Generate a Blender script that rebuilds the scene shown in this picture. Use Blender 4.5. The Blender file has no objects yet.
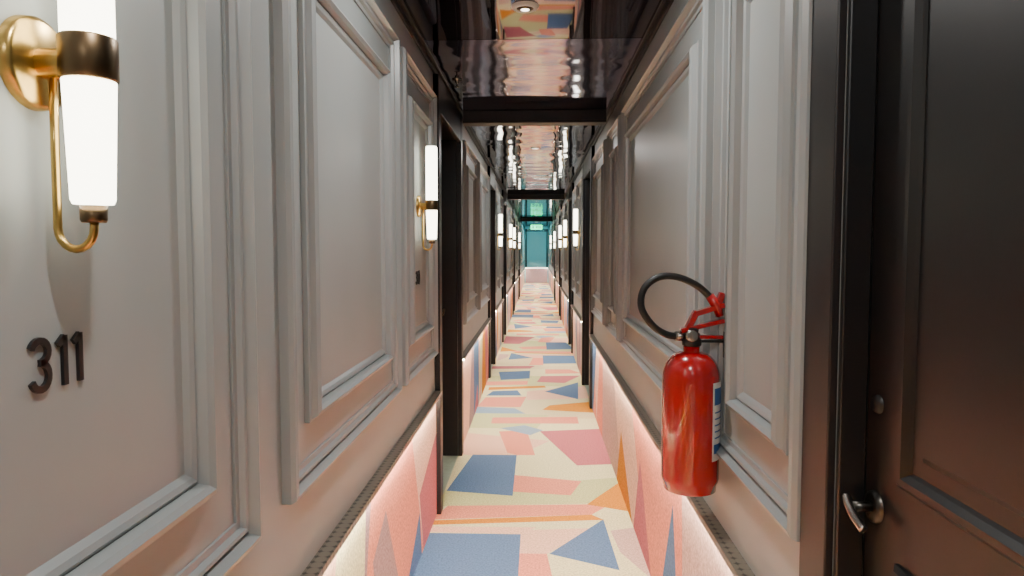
import bpy, bmesh, math, random
from mathutils import Vector, Matrix
random.seed(7)
XL, XR = -0.55, 0.51
H = 2.415
YB, YE = -2.2, 30.0
EYE = 1.44

# ------------------------------------------------------------ materials
def lin(c):
    return tuple(((v/255)/12.92 if v/255 <= 0.04045 else ((v/255+0.055)/1.055)**2.4) for v in c)
def newmat(name):
    m = bpy.data.materials.new(name); m.use_nodes = True
    nt = m.node_tree
    return m, nt, nt.nodes["Principled BSDF"]
def mat(name, rgb, rough=0.5, metal=0.0, ior=1.5, noise=None, bump=None, emit=None, es=0, spec=0.5, var=0.15):
    m, nt, b = newmat(name)
    c = lin(rgb)
    b.inputs["Base Color"].default_value = (*c, 1)
    b.inputs["Roughness"].default_value = rough
    b.inputs["Metallic"].default_value = metal
    b.inputs["IOR"].default_value = ior
    b.inputs["Specular IOR Level"].default_value = spec
    tc = nt.nodes.new("ShaderNodeTexCoord")
    if noise:
        n = nt.nodes.new("ShaderNodeTexNoise"); n.inputs["Scale"].default_value = noise
        n.inputs["Detail"].default_value = 4
        nt.links.new(tc.outputs["Object"], n.inputs["Vector"])
        r = nt.nodes.new("ShaderNodeValToRGB")
        r.color_ramp.elements[0].position = 0.3; r.color_ramp.elements[1].position = 0.7
        r.color_ramp.elements[0].color = (*[v*(1-var) for v in c], 1)
        r.color_ramp.elements[1].color = (*[min(1, v*(1+var)) for v in c], 1)
        nt.links.new(n.outputs["Fac"], r.inputs["Fac"])
        nt.links.new(r.outputs["Color"], b.inputs["Base Color"])
    if bump:
        n2 = nt.nodes.new("ShaderNodeTexNoise"); n2.inputs["Scale"].default_value = bump[0]
        n2.inputs["Detail"].default_value = 3
        nt.links.new(tc.outputs["Object"], n2.inputs["Vector"])
        bp = nt.nodes.new("ShaderNodeBump"); bp.inputs["Strength"].default_value = bump[1]
        bp.inputs["Distance"].default_value = bump[2]
        nt.links.new(n2.outputs["Fac"], bp.inputs["Height"])
        nt.links.new(bp.outputs["Normal"], b.inputs["Normal"])
    if emit:
        b.inputs["Emission Color"].default_value = (*lin(emit), 1)
        b.inputs["Emission Strength"].default_value = es
    return m

M_WALL = mat("grey_satin_paint", (148,153,152), 0.40, noise=3, var=0.03, bump=(60,0.08,0.002))
M_TRIM = mat("grey_trim_paint", (143,147,147), 0.30)
M_DOORLEAF = mat("dark_stained_door", (15,13,13), 0.42, noise=12, var=0.2, bump=(150,0.05,0.001), spec=.35)
M_FRAME = mat("charcoal_frame", (24,23,27), 0.42, spec=.4)
M_FRAMEL = mat("slate_architrave", (28,25,26), 0.45, spec=.35)
M_BRASS = mat("brushed_brass", (190,158,92), 0.28, metal=1, noise=90, var=0.08)
M_BRONZE = mat("aged_bronze", (106,88,66), 0.35, metal=1)
M_CHROME = mat("satin_chrome", (160,154,148), 0.25, metal=1)
M_DKNICK = mat("dark_nickel", (80,76,72), 0.3, metal=1)
M_BLACK = mat("black_metal", (15,15,17), 0.4)
M_GLASS = mat("opal_glass_lit", (255,252,240), 0.3, emit=(255,249,226), es=9)
M_LED = mat("led_diffuser", (255,240,215), 0.4, emit=(255,242,214), es=200)
M_RED = mat("red_enamel", (158,8,16), 0.2, noise=4, var=0.05)
M_RED.node_tree.nodes["Principled BSDF"].inputs["Coat Weight"].default_value = 0.6
M_RUB = mat("black_rubber", (14,14,14), 0.45, bump=(300,0.2,0.001))
M_LABEL = mat("printed_label", (215,215,210), 0.5, noise=60, var=0.1)
M_LABELB = mat("label_blue", (40,90,150), 0.5)
M_WHITE = mat("white_plastic", (230,228,220), 0.4)
M_TILE = mat("green_grey_tile", (150,168,158), 0.3, noise=20, var=0.1)
M_EXIT = mat("exit_green", (10,200,120), 0.4, emit=(10,235,150), es=7)
M_ENDW = mat("end_wall_teal_light", (120,175,184), 0.45, noise=3, var=0.03)  # teal cast of the exit sign put into the wall colour
M_LAMP = mat("downlight_lens", (255,250,235), 0.4, emit=(255,246,230), es=6)

M_LEDGE, nt, b = newmat("perforated_ledge")
b.inputs["Roughness"].default_value = 0.4
tc = nt.nodes.new("ShaderNodeTexCoord"); vo = nt.nodes.new("ShaderNodeTexVoronoi")
vo.inputs["Scale"].default_value = 34; vo.inputs["Randomness"].default_value = 0
nt.links.new(tc.outputs["Object"], vo.inputs["Vector"])
rp = nt.nodes.new("ShaderNodeValToRGB")
rp.color_ramp.elements[0].position = 0.50; rp.color_ramp.elements[1].position = 0.62
rp.color_ramp.elements[0].color = (0.19,0.165,0.13,1); rp.color_ramp.elements[1].color = (0.03,0.024,0.02,1)
nt.links.new(vo.outputs["Distance"], rp.inputs["Fac"]); nt.links.new(rp.outputs["Color"], b.inputs["Base Color"])

# mirror-like lacquered stretch ceiling (reflection brightness put into each slab's tint)
def ceilmat(name, col, sx, sy, dist, rough):
    m, nt, b = newmat(name)
    b.inputs["Base Color"].default_value = (*col,1)
    b.inputs["Metallic"].default_value = 1
    b.inputs["Roughness"].default_value = rough
    tc = nt.nodes.new("ShaderNodeTexCoord"); mp = nt.nodes.new("ShaderNodeMapping")
    mp.inputs["Scale"].default_value = (sx, sy, 1)
    n = nt.nodes.new("ShaderNodeTexNoise"); n.inputs["Scale"].default_value = 1.3; n.inputs["Detail"].default_value = 0.6
    bp = nt.nodes.new("ShaderNodeBump"); bp.inputs["Strength"].default_value = 0.6; bp.inputs["Distance"].default_value = dist
    nt.links.new(tc.outputs["Object"], mp.inputs["Vector"]); nt.links.new(mp.outputs["Vector"], n.inputs["Vector"])
    nt.links.new(n.outputs["Fac"], bp.inputs["Height"]); nt.links.new(bp.outputs["Normal"], b.inputs["Normal"])
    return m
M_CEILD = ceilmat("ceiling_dim_reflection", (0.13,0.11,0.14), 1.2, 1.6, .008, .03)
M_CEILB = ceilmat("ceiling_bright_reflection", (0.44,0.42,0.56), 1.2, 3.2, .024, .08)
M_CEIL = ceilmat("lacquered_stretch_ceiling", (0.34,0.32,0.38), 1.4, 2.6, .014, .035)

CP = {k: mat("carpet_"+k, c, 0.95, noise=110, var=0.28, bump=(350,0.6,0.005), spec=0.1) for k, c in {
    "cream": (222,213,172), "sand": (214,198,160), "salmon": (224,140,120), "blush": (230,184,162),
    "rose": (182,104,114), "blue": (84,112,152), "paleblue": (138,160,186), "mustard": (206,132,38),
    "olive": (196,196,146), "mauve": (162,132,138), "pinkgrey": (200,164,155)}.items()}

# ------------------------------------------------------------ mesh builder
class MB:
    def __init__(s): s.v=[]; s.f=[]; s.m=[]; s.sm=[]; s.mats=[]
    def mi(s, m):
        if m not in s.mats: s.mats.append(m)
        return s.mats.index(m)
    def add(s, vs, fs, m, smooth=False):
        o=len(s.v); s.v += [tuple(v) for v in vs]; k=s.mi(m)
        for f in fs: s.f.append([i+o for i in f]); s.m.append(k); s.sm.append(smooth)
    def box(s, a, b, m):
        x0,x1=sorted((a[0],b[0])); y0,y1=sorted((a[1],b[1])); z0,z1=sorted((a[2],b[2]))
        vs=[(x0,y0,z0),(x1,y0,z0),(x1,y1,z0),(x0,y1,z0),(x0,y0,z1),(x1,y0,z1),(x1,y1,z1),(x0,y1,z1)]
        s.add(vs,[(0,3,2,1),(4,5,6,7),(0,1,5,4),(1,2,6,5),(2,3,7,6),(3,0,4,7)],m)
    def lathe(s, c, prof, m, axis='z', n=32, a0=0, a1=2*math.pi, smooth=True):
        full = abs(a1-a0-2*math.pi)<1e-6
        k = n if full else n+1
        vs=[]
        for r,t in prof:
            for i in range(k):
                a=a0+(a1-a0)*i/n
                p=(r*math.cos(a), r*math.sin(a))
                if axis=='z': q=(c[0]+p[0],c[1]+p[1],c[2]+t)
                elif axis=='x': q=(c[0]+t,c[1]+p[0],c[2]+p[1])
                else: q=(c[0]+p[0],c[1]+t,c[2]+p[1])
                vs.append(q)
        fs=[]
        for j in range(len(prof)-1):
            for i in range(n):
                i2=(i+1)%k
                fs.append((j*k+i,j*k+i2,(j+1)*k+i2,(j+1)*k+i))
        s.add(vs,fs,m,smooth)
    def tube(s, pts, r, m, n=12, smooth=True):
        pts=[Vector(p) for p in pts]; vs=[]; up=None
        for i,p in enumerate(pts):
            t=(pts[min(i+1,len(pts)-1)]-pts[max(i-1,0)]).normalized()
            if up is None:
                up=Vector((0,0,1)) if abs(t.z)<0.9 else Vector((0,1,0))
            a=t.cross(up).normalized(); bb=a.cross(t).normalized(); up=bb
            rr=r[i] if isinstance(r,(list,tuple)) else r
            for k in range(n):
                th=2*math.pi*k/n; vs.append(p+a*rr*math.cos(th)+bb*rr*math.sin(th))
        fs=[(i*n+k,i*n+(k+1)%n,(i+1)*n+(k+1)%n,(i+1)*n+k) for i in range(len(pts)-1) for k in range(n)]
        fs.append(tuple(range(n))[::-1]); L=(len(pts)-1)*n; fs.append(tuple(L+k for k in range(n)))
        s.add(vs,fs,m,smooth)
    def obj(s, name, parent=None, bevel=0, recalc=True):
        me=bpy.data.meshes.new(name); me.from_pydata(s.v,[],s.f)
        for m in s.mats: me.materials.append(m)
        for p,k,sm in zip(me.polygons,s.m,s.sm): p.material_index=k; p.use_smooth=sm
        if recalc:
            bm=bmesh.new(); bm.from_mesh(me); bmesh.ops.recalc_face_normals(bm,faces=bm.faces); bm.to_mesh(me); bm.free()
        o=bpy.data.objects.new(name,me); bpy.context.scene.collection.objects.link(o)
        if bevel:
            md=o.modifiers.new("bevel","BEVEL"); md.width=bevel; md.segments=2; md.limit_method='ANGLE'
        if parent: o.parent=parent
        return o
def empty(name, loc=(0,0,0)):
    e=bpy.data.objects.new(name,None); bpy.context.scene.collection.objects.link(e)
    e.empty_display_size=0.1
    return e
def smooth_path(pts, n=8):
    out=[]; P=[Vector(p) for p in pts]
    for i in range(len(P)-1):
        p0=P[max(i-1,0)];p1=P[i];p2=P[i+1];p3=P[min(i+2,len(P)-1)]
        for k in range(n):
            t=k/n
            out.append(0.5*((2*p1)+(p2-p0)*t+(2*p0-5*p1+4*p2-p3)*t*t+(3*p1-p0-3*p2+p3)*t**3))
    out.append(P[-1]); return out
def wx(side,u): return XL+u if side<0 else XR-u

def frame(mb, side, y0,y1,z0,z1, prof, m, base=0):
    vs=[]
    for t,h in prof:
        x=wx(side,base+h)
        vs += [(x,y0+t,z0+t),(x,y1-t,z0+t),(x,y1-t,z1-t),(x,y0+t,z1-t)]
    fs=[]
    for j in range(len(prof)-1):
        for k in range(4):
            k2=(k+1)%4; fs.append((j*4+k,j*4+k2,(j+1)*4+k2,(j+1)*4+k))
    mb.add(vs,fs,m)
PO=[(0,0),(0,.020),(.005,.030),(.014,.033),(.020,.018),(.024,.010),(.032,.018),(.038,.016),(.042,.006),(.054,.005),(.054,0)]
PI=[(0,0),(0,.012),(.008,.015),(.014,.028),(.025,.034),(.033,.026),(.037,.008),(.044,.012),(.052,.008),(.060,.0)]
PD=[(0,0),(.0,.006),(.008,.012),(.018,.012),(.026,.004),(.036,-.004),(.04,0)]

# ------------------------------------------------------------ doors & walls layout
ZD=2.2
doorsL=[(3.63,4.78,.09,.13),(7.6,8.6,.08,.1),(10.6,11.6,.07,.1),(15.2,16.2,.07,.1),(20,21,.07,.1)]
doorsR=[(0.16,1.275,.11,.045),(6.15,7.35,.12,.1),(9.5,10.45,.07,.1),(14,15,.07,.1),(18.5,19.5,.07,.1)]
def segs(doors, useouter):
    out=[]; y=YB
    for d in doors:
        a=d[2] if not useouter else 0
        out.append((y,d[0]+a)); y=d[1]-a
    out.append((y,YE)); return out
for side,doors,nm in ((-1,doorsL,"left"),(1,doorsR,"right")):
    mb=MB()
    for y0,y1 in segs(doors,False): mb.box((wx(side,0),y0,0),(wx(side,-.25),y1,H),M_WALL)
    for d in doors: mb.box((wx(side,0),d[0]+d[2],ZD),(wx(side,-.25),d[1]-d[2],H),M_WALL)
    mb.obj("wall_"+nm)
    mb=MB()
    mb.box((wx(side,0),YB,H-.045),(wx(side,.012),YE,H),M_FRAME)
    mb.box((wx(side,0),YB,H-.016),(wx(side,.026),YE,H),M_FRAME)
    mb.obj("trim_1" if side<0 else "trim_2",bevel=.002)
# floor / ceiling
def clip(poly,a,b,keep):
    out=[]; n=len(poly)
    def sd(p): return ((b[0]-a[0])*(p[1]-a[1])-(b[1]-a[1])*(p[0]-a[0]))*keep
    for i in range(n):
        p=poly[i]; q=poly[(i+1)%n]; sp=sd(p); sq=sd(q)
        if sp>=0: out.append(p)
        if (sp>0 and sq<0) or (sp<0 and sq>0):
            t=sp/(sp-sq); out.append((p[0]+(q[0]-p[0])*t,p[1]+(q[1]-p[1])*t))
    return out
def area(p): return sum(p[i][0]*p[(i+1)%len(p)][1]-p[(i+1)%len(p)][0]*p[i][1] for i in range(len(p)))/2
def overlay(cells,q,col):
    if area(q)<0: q=q[::-1]
    qx0=min(p[0] for p in q);qx1=max(p[0] for p in q);qy0=min(p[1] for p in q);qy1=max(p[1] for p in q)
    new=[]
    for poly,c in cells:
        if max(p[0] for p in poly)<=qx0 or min(p[0] for p in poly)>=qx1 or max(p[1] for p in poly)<=qy0 or min(p[1] for p in poly)>=qy1:
            new.append((poly,c)); continue
        inside=poly
        for i in range(len(q)):
            a,b=q[i],q[(i+1)%len(q)]
            o=clip(inside,a,b,-1)
            if len(o)>=3 and abs(area(o))>1e-6: new.append((o,c))
            inside=clip(inside,a,b,1)
            if len(inside)<3 or abs(area(inside))<1e-6: inside=None; break
        if inside: new.append((inside,col))
    return new
PAT=[("sand",[(-.56,2.3),(.1,2.3),(.0,2.6),(-.56,2.55)]),
("olive",[(-.56,3.75),(.6,3.85),(.6,4.3),(-.56,4.0)]),
("blush",[(-.08,3.17),(.05,3.17),(.30,3.48),(-.08,3.44)]),
("blush",[(-.56,4.75),(-.2,4.6),(.1,5.1),(-.56,5.3)]),
("olive",[(-.56,5.45),(.0,5.45),(.1,5.9),(-.56,6.0)]),
("blush",[(-.1,6.5),(.52,6.6),(.52,7.2),(-.1,6.9)]),
("paleblue",[(-.56,5.95),(-.1,5.95),(-.2,6.15),(-.56,6.2)]),
("blue",[(-.56,2.75),(-.08,2.7),(-.08,3.39),(-.56,3.39)]),
("salmon",[(-.08,2.6),(.1,2.6),(.05,3.17),(-.08,3.17)]),
("blue",[(.06,3.17),(.358,3.60),(.375,3.015)]),
("blush",[(-.56,3.40),(-.08,3.39),(.0,3.48),(-.56,3.47)]),
("mustard",[(-.56,3.49),(.36,3.59),(.30,3.66),(-.56,3.55)]),
("salmon",[(-.56,3.56),(.30,3.66),(.42,3.82),(-.5,3.76)]),
("pinkgrey",[(.40,3.2),(.52,2.9),(.52,3.5),(.38,3.45)]),
("salmon",[(-.14,4.0),(.2,3.95),(.28,4.2),(-.14,4.3)]),
("blue",[(-.45,4.73),(-.14,4.73),(-.14,3.93),(-.54,4.0)]),
("salmon",[(-.14,4.73),(.0,4.62),(-.08,5.4),(-.3,5.35),(-.2,4.73)]),
("rose",[(.024,5.37),(.52,5.46),(.52,4.55),(.27,4.51)]),
("mustard",[(.52,4.2),(.285,3.81),(.52,3.71)]),
("salmon",[(-.38,5.6),(.35,5.62),(.35,5.85),(-.38,5.8)]),
("paleblue",[(-.05,5.25),(.05,5.4),(-.1,5.55),(-.3,5.45)]),
("mustard",[(.05,6.1),(.52,6.0),(.52,6.45),(.12,6.28)]),
("blue",[(.08,6.9),(.45,7.4),(.4,6.55)]),
("salmon",[(-.55,6.2),(-.15,6.2),(-.1,6.65),(-.5,6.6)]),
("blue",[(-.5,6.68),(-.15,6.7),(-.2,6.95),(-.45,6.9)]),
("mustard",[(-.5,6.95),(.1,7.1),(.08,7.2),(-.5,7.1)]),
("rose",[(.0,7.4),(.3,7.35),(.5,7.8),(.05,7.75)]),
("blue",[(-.4,7.5),(-.08,7.6),(-.08,8.1),(-.45,8.0)]),
("salmon",[(.1,7.9),(.52,7.95),(.4,8.2),(.1,8.25)]),
("salmon",[(-.56,7.2),(-.1,7.25),(-.1,7.45),(-.56,7.4)]),
("rose",[(-.56,8.2),(.05,8.25),(.0,8.45),(-.56,8.4)])]
cells=[]
y=YB; cc=["cream","sand","cream","olive"]; i=0
while y<YE:
    y2=min(YE,y+random.uniform(.5,.9)); cells.append(([(XL-.16,y),(XR+.13,y),(XR+.13,y2),(XL-.16,y2)],cc[i%4] if not 2<y<5 else "cream")); y=y2; i+=1
for k in range(-1,5):
    for c,q in PAT:
        sgn=1 if k%2==0 else -1
        qq=[(p[0]*sgn, p[1]+k*5.9) for p in q]
        if max(p[1] for p in qq)<YB: continue
        if min(p[1] for p in qq)>YE: continue
        cells=overlay(cells,qq,c)
mb=MB()
for poly,c in cells:
    if area(poly)<0: poly=poly[::-1]
    mb.add([(p[0],max(min(p[1],YE),YB),0) for p in poly],[tuple(range(len(poly)))],CP[c])
fo=mb.obj("floor",recalc=False)
mb=MB()
ys=[YB,0.2,3.22,4.82]
yy=4.95
while yy<YE: ys.append(yy); yy+=3.4
ys.append(YE)
for i,(a,b_) in enumerate(zip(ys[:-1],ys[1:])):
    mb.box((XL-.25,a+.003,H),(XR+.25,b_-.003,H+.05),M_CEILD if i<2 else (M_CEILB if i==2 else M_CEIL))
mb.box((XL-.25,YB,H+.004),(XR+.25,YE,H+.06),M_FRAME)
mb.obj("ceiling",bevel=0)
mb=MB(); mb.box((XL-.25,YB-.1,0),(XR+.25,YB,H),M_WALL); mb.obj("wall_back")
mb=MB(); mb.box((XL-.25,YE,0),(XR+.25,YE+.1,H),M_ENDW)
mb.obj("wall_end")
mb=MB()
for (x0,x1,z0,z1) in ((XL+.14,XR-.14,.9,2.18),(XL+.26,XR-.26,1.03,2.05)):
    for a,b_ in (((x0,z0),(x1,z0+.05)),((x0,z1-.05),(x1,z1)),((x0,z0),(x0+.05,z1)),((x1-.05,z0),(x1,z1))):
        mb.box((a[0],YE,a[1]),(b_[0],YE-.03,b_[1]),M_ENDW)
mb.box((XL+.03,YE,.7),(XL+.11,YE-.05,H-.05),M_FRAME)
mb.box((XR-.11,YE,.7),(XR-.03,YE-.05,H-.05),M_FRAME)
mb.box((XL+.03,YE,2.24),(XR-.03,YE-.05,H-.05),M_FRAME)
mb.obj("trim_3")

# ------------------------------------------------------------ dado, ledge with LED
ZL=.67
DP=["salmon","blush","rose","blue","pinkgrey","salmon","mauve","cream","mustard","blush","paleblue"]
for side,doors,nm in ((-1,doorsL,"left"),(1,doorsR,"right")):
    cells=[]
    for y0,y1 in segs(doors,True):
        y=y0
        while y<y1-1e-6:
            y2=min(y1,y+.6); cells.append(([(y,0.0),(y2,0.0),(y2,ZL),(y,ZL)],"blush")); y=y2
    yy=YB; rnd=random.Random(3+side)
    while yy<YE:
        w=rnd.uniform(.25,.6); sl=rnd.uniform(-.35,.35)
        q=[(yy,0),(yy+w,0),(yy+w+sl,ZL),(yy+sl,ZL)]
        cells=overlay(cells,q,rnd.choice(DP))
        if rnd.random()<.7:
            q=[(yy,0),(yy+rnd.uniform(.2,.5),0),(yy+rnd.uniform(0,.4),rnd.uniform(.2,.55))]
            cells=overlay(cells,q,rnd.choice(DP))
        yy+=w*.9
    if side>0:
        E=[("pinkgrey",[(3.9,0),(5.2,0),(5.2,ZL),(4.3,ZL)]),("blush",[(2.9,0),(4.0,0),(4.5,ZL),(3.5,ZL)]),
           ("salmon",[(2.2,0),(3.1,.0),(3.65,ZL),(2.3,ZL)]),("mustard",[(3.55,0),(4.25,0),(4.05,.36)]),
           ("rose",[(2.95,0),(3.5,0),(3.3,.42)]),("blue",[(2.35,.0),(2.75,0),(2.5,.5)]),("pinkgrey",[(1.6,0),(2.3,0),(2.35,ZL),(1.6,ZL)])]
    else:
        E=[("salmon",[(2.0,0),(3.2,0),(2.9,ZL),(2.2,ZL)]),("rose",[(3.2,0),(3.63,0),(3.63,.45),(3.1,.3)]),
           ("blush",[(3.1,.3),(3.63,.45),(3.63,ZL),(2.9,ZL)]),("mauve",[(2.3,0),(2.7,0),(2.4,.5),(2.2,.4)]),("blue",[(2.75,0),(3.15,0),(3.1,.22)])]
    for c,q in E: cells=overlay(cells,q,c)
    mb=MB()
    for poly,c in cells:
        mb.add([(wx(side,.006),p[0],p[1]) for p in poly],[tuple(range(len(poly)))],CP[c])
    mb.obj("baseboard_"+nm,recalc=False)
    mb=MB()
    for y0,y1 in segs(doors,True):
        mb.box((wx(side,0),y0,ZL),(wx(side,.040),y1,ZL+.012),M_LEDGE)
        mb.box((wx(side,.036),y0,ZL-.006),(wx(side,.040),y1,ZL+.001),M_LEDGE)
        y=y0
        while y<y1-1e-6:
            y2=min(y1,y+.5)
            mb.box((wx(side,.020),y,ZL-.009),(wx(side,.032),y2,ZL-.0005),M_LED); y=y2
    mb.obj("trim_4" if side<0 else "trim_5")
mb=MB(); mb.box((XL+.05,YE-.006,0),(XR-.05,YE-.001,ZL),CP["mauve"]); mb.obj("baseboard_end")
mb=MB(); mb.box((XL+.05,YE-.045,ZL),(XR-.05,YE-.001,ZL+.014),M_LEDGE); mb.box((XL+.05,YE-.04,ZL-.03),(XR-.05,YE-.03,ZL),M_LAMP); mb.obj("trim_6")

# ------------------------------------------------------------ panel mouldings
def panels(side,lst,name):
    mb=MB()
    for p in lst:
        y0,y1=p[0],p[1]; zt=2.24
        frame(mb,side,y0,y1,.89,zt,PO,M_TRIM)
        g=p[2] if len(p)>2 else .15
        g2=p[3] if len(p)>3 else g
        if y1-y0-g-g2>.15:
            frame(mb,side,y0+g2,y1-g,1.03,zt-.15,PI,M_TRIM)
    mb.obj(name)
L=[(-1.9,-.1),(0.1,1.25,.16),(1.43,2.60),(2.72,3.56,.13),(5.0,6.1),(6.25,7.5),(8.7,9.5,.13),(9.6,10.5,.13),(11.7,13.2),(13.3,15.1),(16.3,18),(18.1,19.9),(21.1,24),(24.2,27),(27.1,29.8)]
R=[(-1.9,0.06),(1.278,1.90,.15,.085),(2.02,3.98),(4.12,4.78,.13),(5.0,6.05),(7.45,8.4,.13),(8.5,9.4,.13),(10.55,11.8),(11.95,13.9),(15.1,16.8),(17,18.4),(19.6,22),(22.2,25),(25.2,29.8)]
panels(-1,L,"trim_7"); panels(1,R,"trim_8")

# ------------------------------------------------------------ doors
def door(i,side,y0,y1,aw,rc):
    e=empty("door_%d"%i)
    af=M_FRAMEL if i==6 else M_FRAME
    th=.016 if i==6 else .03
    mb=MB()
    for a,b_ in ((y0,y0+aw),(y1-aw,y1)):
        mb.box((wx(side,.0005),a,0),(wx(side,th),b_,H-.048),af)
    mb.box((wx(side,.0005),y0,ZD-.02),(wx(side,th-.002),y1,H-.048),af)
    mb.box((wx(side,.001),y0+aw,0),(wx(side,-rc),y0+aw+.012,ZD),M_BLACK)
    mb.box((wx(side,.001),y1-aw-.012,0),(wx(side,-rc),y1-aw,ZD),M_BLACK)
    mb.box((wx(side,.001),y0+aw+.012,ZD-.012),(wx(side,-rc),y1-aw-.012,ZD),M_BLACK)
    mb.obj("frame",e,bevel=.003)
    mb=MB(); a=y0+aw+.012; b_=y1-aw-.012; zt=ZD-.014
    mb.box((wx(side,-rc),a,.006),(wx(side,-rc-.05),b_,zt),M_DOORLEAF)
    for z0,z1 in ((.14,.96),(1.08,zt-.13)):
        frame(mb,side,a+.11,b_-.11,z0,z1,PD,M_DOORLEAF,base=-rc)
        frame(mb,side,a+.165,b_-.165,z0+.055,z1-.055,[(0,0),(.01,.006),(.02,.006)],M_DOORLEAF,base=-rc)
        x0=wx(side,-rc+.006)
        yA,yB_,zA,zB=a+.185,b_-.185,z0+.075,z1-.075
        mb.add([(x0,yA,zA),(x0,yB_,zA),(x0,yB_,zB),(x0,yA,zB)],[(0,1,2,3)],M_DOORLEAF)
    mb.obj("leaf",e)
    mb=MB(); mb.box((wx(side,0),a,0),(wx(side,-rc),b_,.005),M_TILE); mb.obj("threshold",e)
    mb=MB(); yk=b_-.035; s=-side
    X=wx(side,-rc); zk=1.02
    def px(u): return X+s*u
    KM=M_CHROME if i==6 else M_BRONZE
    mb.lathe((X,yk,zk),[(0,s*.008),(.019,s*.008),(.025,s*.007),(.027,0)],M_DKNICK if i==6 else M_BLACK,axis='x')
    mb.tube([(px(.0),yk,zk),(px(.02),yk,zk),(px(.038),yk,zk)],.0085,M_DKNICK,n=16)
    mb.tube(smooth_path([(px(.040),yk+.016,zk+.012),(px(.042),yk+.004,zk+.004),(px(.042),yk-.02,zk-.010),(px(.038),yk-.042,zk-.022)],5),.0075,KM,n=16)
    mb.lathe((X,yk,zk+.17),[(0,s*.006),(.013,s*.006),(.016,0)],M_BLACK,axis='x')
    mb.obj("lever_handle",e)
i=1
for d in doorsL: door(i,-1,*d); i+=1
for d in doorsR: door(i,1,*d); i+=1

# ------------------------------------------------------------ beams
for y in (4.82,12.0,21.2):
    mb=MB()
    mb.box((XL+.03,y,2.345),(XR-.03,y+.10,H-.001),M_FRAME)
    mb.box((XL+.03,y-.012,2.325),(XR-.03,y+.112,2.345),M_FRAMEL)
    mb.obj("ceiling_beam",bevel=.003)

# ------------------------------------------------------------ sconces
def sconce(side,y):
    e=empty("wall_sconce"); mb=MB()
    s=-side
    def X(u): return wx(side,u)
    U=.064
    ax=X(U); zc=1.642
    mb.lathe((X(0),y,zc),[(0,s*.014),(.044,s*.014),(.049,s*.011),(.05,0)],M_BRASS,axis='x',n=48)
    mb.lathe((X(0),y,zc),[(.016,s*.013),(.016,s*.04)],M_BRASS,axis='x',n=24)
    mb.obj("back_plate",e)
    mb=MB()
    mb.lathe((ax,y,1.623),[(.0,.0),(.0275,0),(.029,.002),(.029,.044),(.0275,.046),(0,.046)],M_BRONZE,n=40)
    mb.obj("band",e)
    mb=MB()
    mb.lathe((ax,y,1.6695),[(.0265,0),(.0265,.235),(.024,.245),(.0,.247)],M_GLASS,n=40)
    mb.lathe((ax,y,1.489),[(.0,0),(.020,.001),(.022,.006),(.0265,.1335)],M_GLASS,n=40)
    mb.obj("glass_shade",e)
    mb=MB()
    mb.lathe((ax,y,1.470),[(0,0),(.012,0),(.0135,.003),(.0135,.0185),(0,.0185)],M_BRONZE,n=24)
    pts=[(X(.024),y,1.63),(X(.023),y,1.55),(X(.023),y,1.47)]
    r=(U-.023)/2; cx=U-r
    for k in range(0,11):
        a=math.pi+math.pi*k/10
        pts.append((X(cx+r*math.cos(a)),y,1.4645+r*math.sin(a)*1.15))
    pts.append((X(U),y,1.471))
    mb.tube(pts,.0045,M_BRASS,n=14)
    mb.obj("stem",e)
def digits(txt,side,yc,z0,h):
    e=empty("room_number")
    w=h*.46; gap=h*.27; n=len(txt); hw=h*.066
    W={'3':w,'1':w*.40,'0':w,'7':w,'9':w}
    tot=sum(W[c] for c in txt)+gap*(n-1); d=1 if side<0 else -1
    p=-tot/2
    for c in txt:
        ww=W[c]
        if c=='1': sts=[[(0,.82*h),(ww,.97*h)],[(ww,h),(ww,0)]]
        elif c=='3':
            up=[(ww/2+.5*ww*math.cos(a),.755*h+.215*h*math.sin(a)) for a in [math.radians(160-t*(250/14)) for t in range(15)]]
            lo=[(ww/2+.5*ww*math.cos(a),.285*h+.255*h*math.sin(a)) for a in [math.radians(90-t*(250/14)) for t in range(15)]]
            sts=[up,lo]
        elif c=='7': sts=[[(0,h),(ww,h),(ww*.3,0)]]
        else: sts=[[(ww/2+ww/2*math.cos(a),h*(.5+.5*math.sin(a))) for a in [k*math.pi/10 for k in range(21)]]]
        mb=MB()
        for st in sts:
            vs=[]
            for j,q in enumerate(st):
                a_=st[max(j-1,0)]; b_=st[min(j+1,len(st)-1)]
                t=Vector((b_[0]-a_[0],b_[1]-a_[1])).normalized(); nn=Vector((-t.y,t.x))*hw
                for sg in (-1,1):
                    for u in (.0005,.0045):
                        vs.append((wx(side,u),yc+d*(p+q[0]+sg*nn.x),z0+q[1]+sg*nn.y))
            fs=[]
            for j in range(len(st)-1):
                o=j*4
                fs+=[(o+1,o+3,o+7,o+5),(o,o+1,o+5,o+4),(o+2,o+6,o+7,o+3)]
            fs+=[(0,2,3,1)]; o=(len(st)-1)*4; fs+=[(o,o+1,o+3,o+2)]
            mb.add(vs,fs,M_BLACK)
        mb.obj("digit",e)
        p+=ww+gap
for y in (.735,3.15,9.1,12.6,14.6,18.9): sconce(-1,y)
for y in (7.98,10.95,13.3,17.6,22.5): sconce(1,y)
digits("311",-1,.753,1.284,.058)
digits("310",-1,3.12,1.284,.058)
digits("307",-1,9.1,1.284,.058)
digits("309",1,7.98,1.284,.058)

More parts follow.
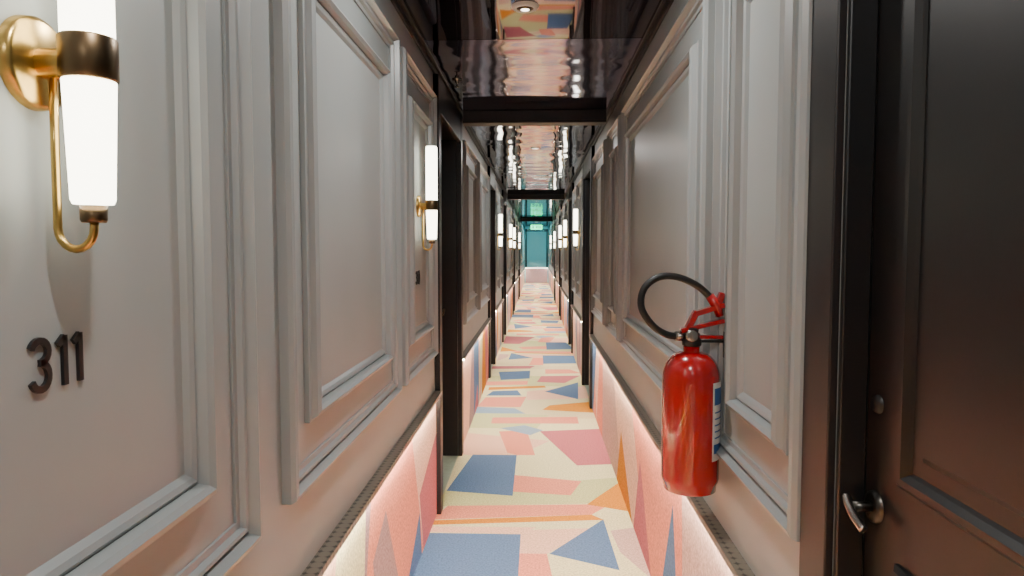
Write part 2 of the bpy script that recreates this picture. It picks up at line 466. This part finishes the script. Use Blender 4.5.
# ------------------------------------------------------------ fire extinguisher
e=empty("fire_extinguisher")
cx,cy=.420,1.86
mb=MB()
R_=.077
prof=[(0,.800),(.05,.792),(.066,.786),(.070,.788),(.071,.806),(R_-.002,.812),(R_,.822),(R_,1.09)]
for k in range(1,9):
    a=k/8*math.pi/2; prof.append((.022+(R_-.022)*math.cos(a),1.09+.075*math.sin(a)))
prof+=[(.022,1.185),(.0,1.185)]
mb.lathe((cx,cy,0),prof,M_RED,n=56)
mb.obj("cylinder_body",e)
mb=MB()
mb.lathe((cx,cy,1.18),[(0,0),(.024,0),(.026,.004),(.026,.018),(.018,.022),(.018,.05),(.0,.052)],M_BLACK,n=28)
mb.box((cx-.045,cy-.012,1.197),(cx+.02,cy+.012,1.216),M_BLACK)
mb.lathe((cx-.005,cy-.018,1.21),[(.0,-.012),(.015,-.012),(.017,-.008),(.017,.004)],M_CHROME,axis='y',n=24)
mb.obj("valve",e,bevel=.002)
mb=MB()
def bar(p,q,w,t):
    p=Vector(p);q=Vector(q);d=(q-p).normalized(); nrm=Vector((-d.z,0,d.x))
    vs=[]
    for pt in (p,q):
        for a in (-w,w):
            for b_ in (-t,t): vs.append(pt+Vector((0,a,0))+nrm*b_)
    mb.add(vs,[(0,1,3,2),(4,6,7,5),(0,4,5,1),(2,3,7,6),(0,2,6,4),(1,5,7,3)],M_RED)
bar((cx-.03,cy,1.222),(cx+.085,cy,1.250),.014,.006)
bar((cx-.012,cy,1.225),(cx+.012,cy,1.275),.013,.008)
bar((cx+.008,cy,1.268),(cx+.085,cy,1.292),.014,.007)
bar((cx-.03,cy,1.205),(cx+.083,cy,1.205),.010,.005)
bar((cx+.068,cy,1.29),(cx+.08,cy,1.325),.010,.008)
mb.obj("handle",e,bevel=.002)
mb=MB()
hp=[(cx-.03,cy,1.205),(cx-.07,cy-.005,1.212),(cx-.108,cy-.01,1.237),(cx-.138,cy-.01,1.285),(cx-.132,cy-.01,1.335),(cx-.095,cy-.01,1.366),(cx-.045,cy-.008,1.368),(cx+.01,cy-.005,1.345),(cx+.05,cy-.003,1.310),(cx+.062,cy-.002,1.295)]
mb.tube(smooth_path(hp,8),.0095,M_RUB,n=16)
mb.tube([(cx+.045,cy-.003,1.318),(cx+.066,cy-.002,1.288),(cx+.074,cy,1.262)],[.012,.014,.011],M_RED,n=16)
mb.tube([(cx-.02,cy,1.206),(cx-.045,cy-.002,1.207)],.013,M_CHROME,n=16)
mb.obj("hose",e)
mb=MB()
mb.lathe((cx,cy,0),[(R_+.0008,.88),(R_+.0008,1.09)],M_LABEL,n=24,a0=math.radians(-56),a1=math.radians(40))
mb.lathe((cx,cy,0),[(R_+.0014,1.03),(R_+.0014,1.075)],M_LABELB,n=24,a0=math.radians(-52),a1=math.radians(36))
mb.lathe((cx,cy,0),[(R_+.0014,.90),(R_+.0014,.925)],M_LABELB,n=24,a0=math.radians(-52),a1=math.radians(36))
for k in range(5):
    z=.94+k*.017
    mb.lathe((cx,cy,0),[(R_+.0014,z),(R_+.0014,z+.004)],M_LABELB,n=16,a0=math.radians(-50),a1=math.radians(-10+k*7))
mb.obj("label",e,recalc=False)
mb=MB()
mb.box((XR,cy-.012,1.15),(XR-.006,cy+.012,1.22),M_BLACK)
mb.box((XR,cy-.006,1.19),(cx+.024,cy+.006,1.196),M_BLACK)
mb.obj("wall_bracket",e)

# ------------------------------------------------------------ ceiling fixtures
mb=MB(); c=(-.05,2.79,H)
mb.lathe(c,[(.0,-.014),(.020,-.014),(.024,-.010),(.034,-.010)],M_BRONZE,n=40)
mb.lathe(c,[(.034,-.010),(.036,-.013),(.048,-.011),(.054,-.005),(.056,0)],M_WHITE,n=40)
mb.lathe(c,[(0,-.0155),(.017,-.0155)],M_LAMP,n=32)
mb.obj("ceiling_spotlight",recalc=False)
mb=MB()
mb.lathe((-.46,3.95,H),[(0,-.045),(.014,-.045),(.014,-.042),(.004,-.040),(.004,-.02),(.012,-.018),(.012,-.008),(.028,-.004),(.028,0)],M_CHROME,n=24)
mb.obj("fire_sprinkler")
def fill_downlight(y,p):  # downlights added along the ceiling as general fill
    e=empty("ceiling_fill_light")
    mb=MB()
    mb.lathe((-.02,y,H),[(.034,-.004),(.036,-.008),(.044,-.006),(.046,0)],M_WHITE,n=32)
    mb.lathe((-.02,y,H),[(0,-.003),(.035,-.003)],M_LAMP,n=32)
    mb.obj("housing",e,recalc=False)
    l=bpy.data.lights.new("fill_lamp","AREA"); l.shape='DISK'; l.size=.065; l.energy=p; l.color=(1,.98,.94)
    o=bpy.data.objects.new("fill_lamp",l); bpy.context.scene.collection.objects.link(o)
    o.location=(-.02,y,H-.012); o.parent=e
for y,p in ((-1.2,12),(.35,15),(1.9,15),(6.6,13),(9.3,10),(12.8,10),(16.5,9),(19.5,7),(24,5)): fill_downlight(y,p)

# exit sign
e=empty("exit_sign")
mb=MB(); mb.box((-.2,21.9,2.10),(.16,21.93,2.24),M_EXIT); mb.obj("panel",e)
mb=MB(); mb.box((-.21,21.905,2.24),(.17,21.928,2.26),M_FRAME)
for x in (-.12,.1): mb.box((x-.004,21.912,2.26),(x+.004,21.92,H),M_FRAME)
for x0,x1 in ((-.15,-.10),(-.04,.01),(.03,.05),(.07,.12)): mb.box((x0,21.896,2.13),(x1,21.9,2.21),M_WHITE)
mb.obj("hanger",e)
l=bpy.data.lights.new("end_wall_fill","AREA"); l.size=.3; l.energy=110; l.color=(.2,.95,1)  # unseen teal lamp added past the sign to brighten the end wall
o=bpy.data.objects.new("end_wall_fill",l); bpy.context.scene.collection.objects.link(o)
o.location=(0,25.06,2.3); o.rotation_euler=(math.radians(65),0,0); o.parent=e

# recentre the group empties on their parts
for e in [o for o in bpy.context.scene.objects if o.type=='EMPTY']:
    pts=[]
    for ch in e.children:
        if ch.type=='MESH': pts+=[v.co for v in ch.data.vertices]
    c=Vector([(min(p[k] for p in pts)+max(p[k] for p in pts))/2 for k in range(3)])
    e.location=c
    for ch in e.children: ch.location=ch.location-c

# world
w=bpy.data.worlds.new("World"); bpy.context.scene.world=w; w.use_nodes=True
w.node_tree.nodes["Background"].inputs[0].default_value=(.5,.5,.55,1); w.node_tree.nodes["Background"].inputs[1].default_value=.1

# camera
cd=bpy.data.cameras.new("camera"); cam=bpy.data.objects.new("camera",cd); bpy.context.scene.collection.objects.link(cam)
cam.location=(0,0,EYE); cd.sensor_width=36; cd.lens=24.0; cd.clip_start=.02
cam.rotation_euler=(math.radians(90-3.18),0,math.radians(2.1))
bpy.context.scene.camera=cam
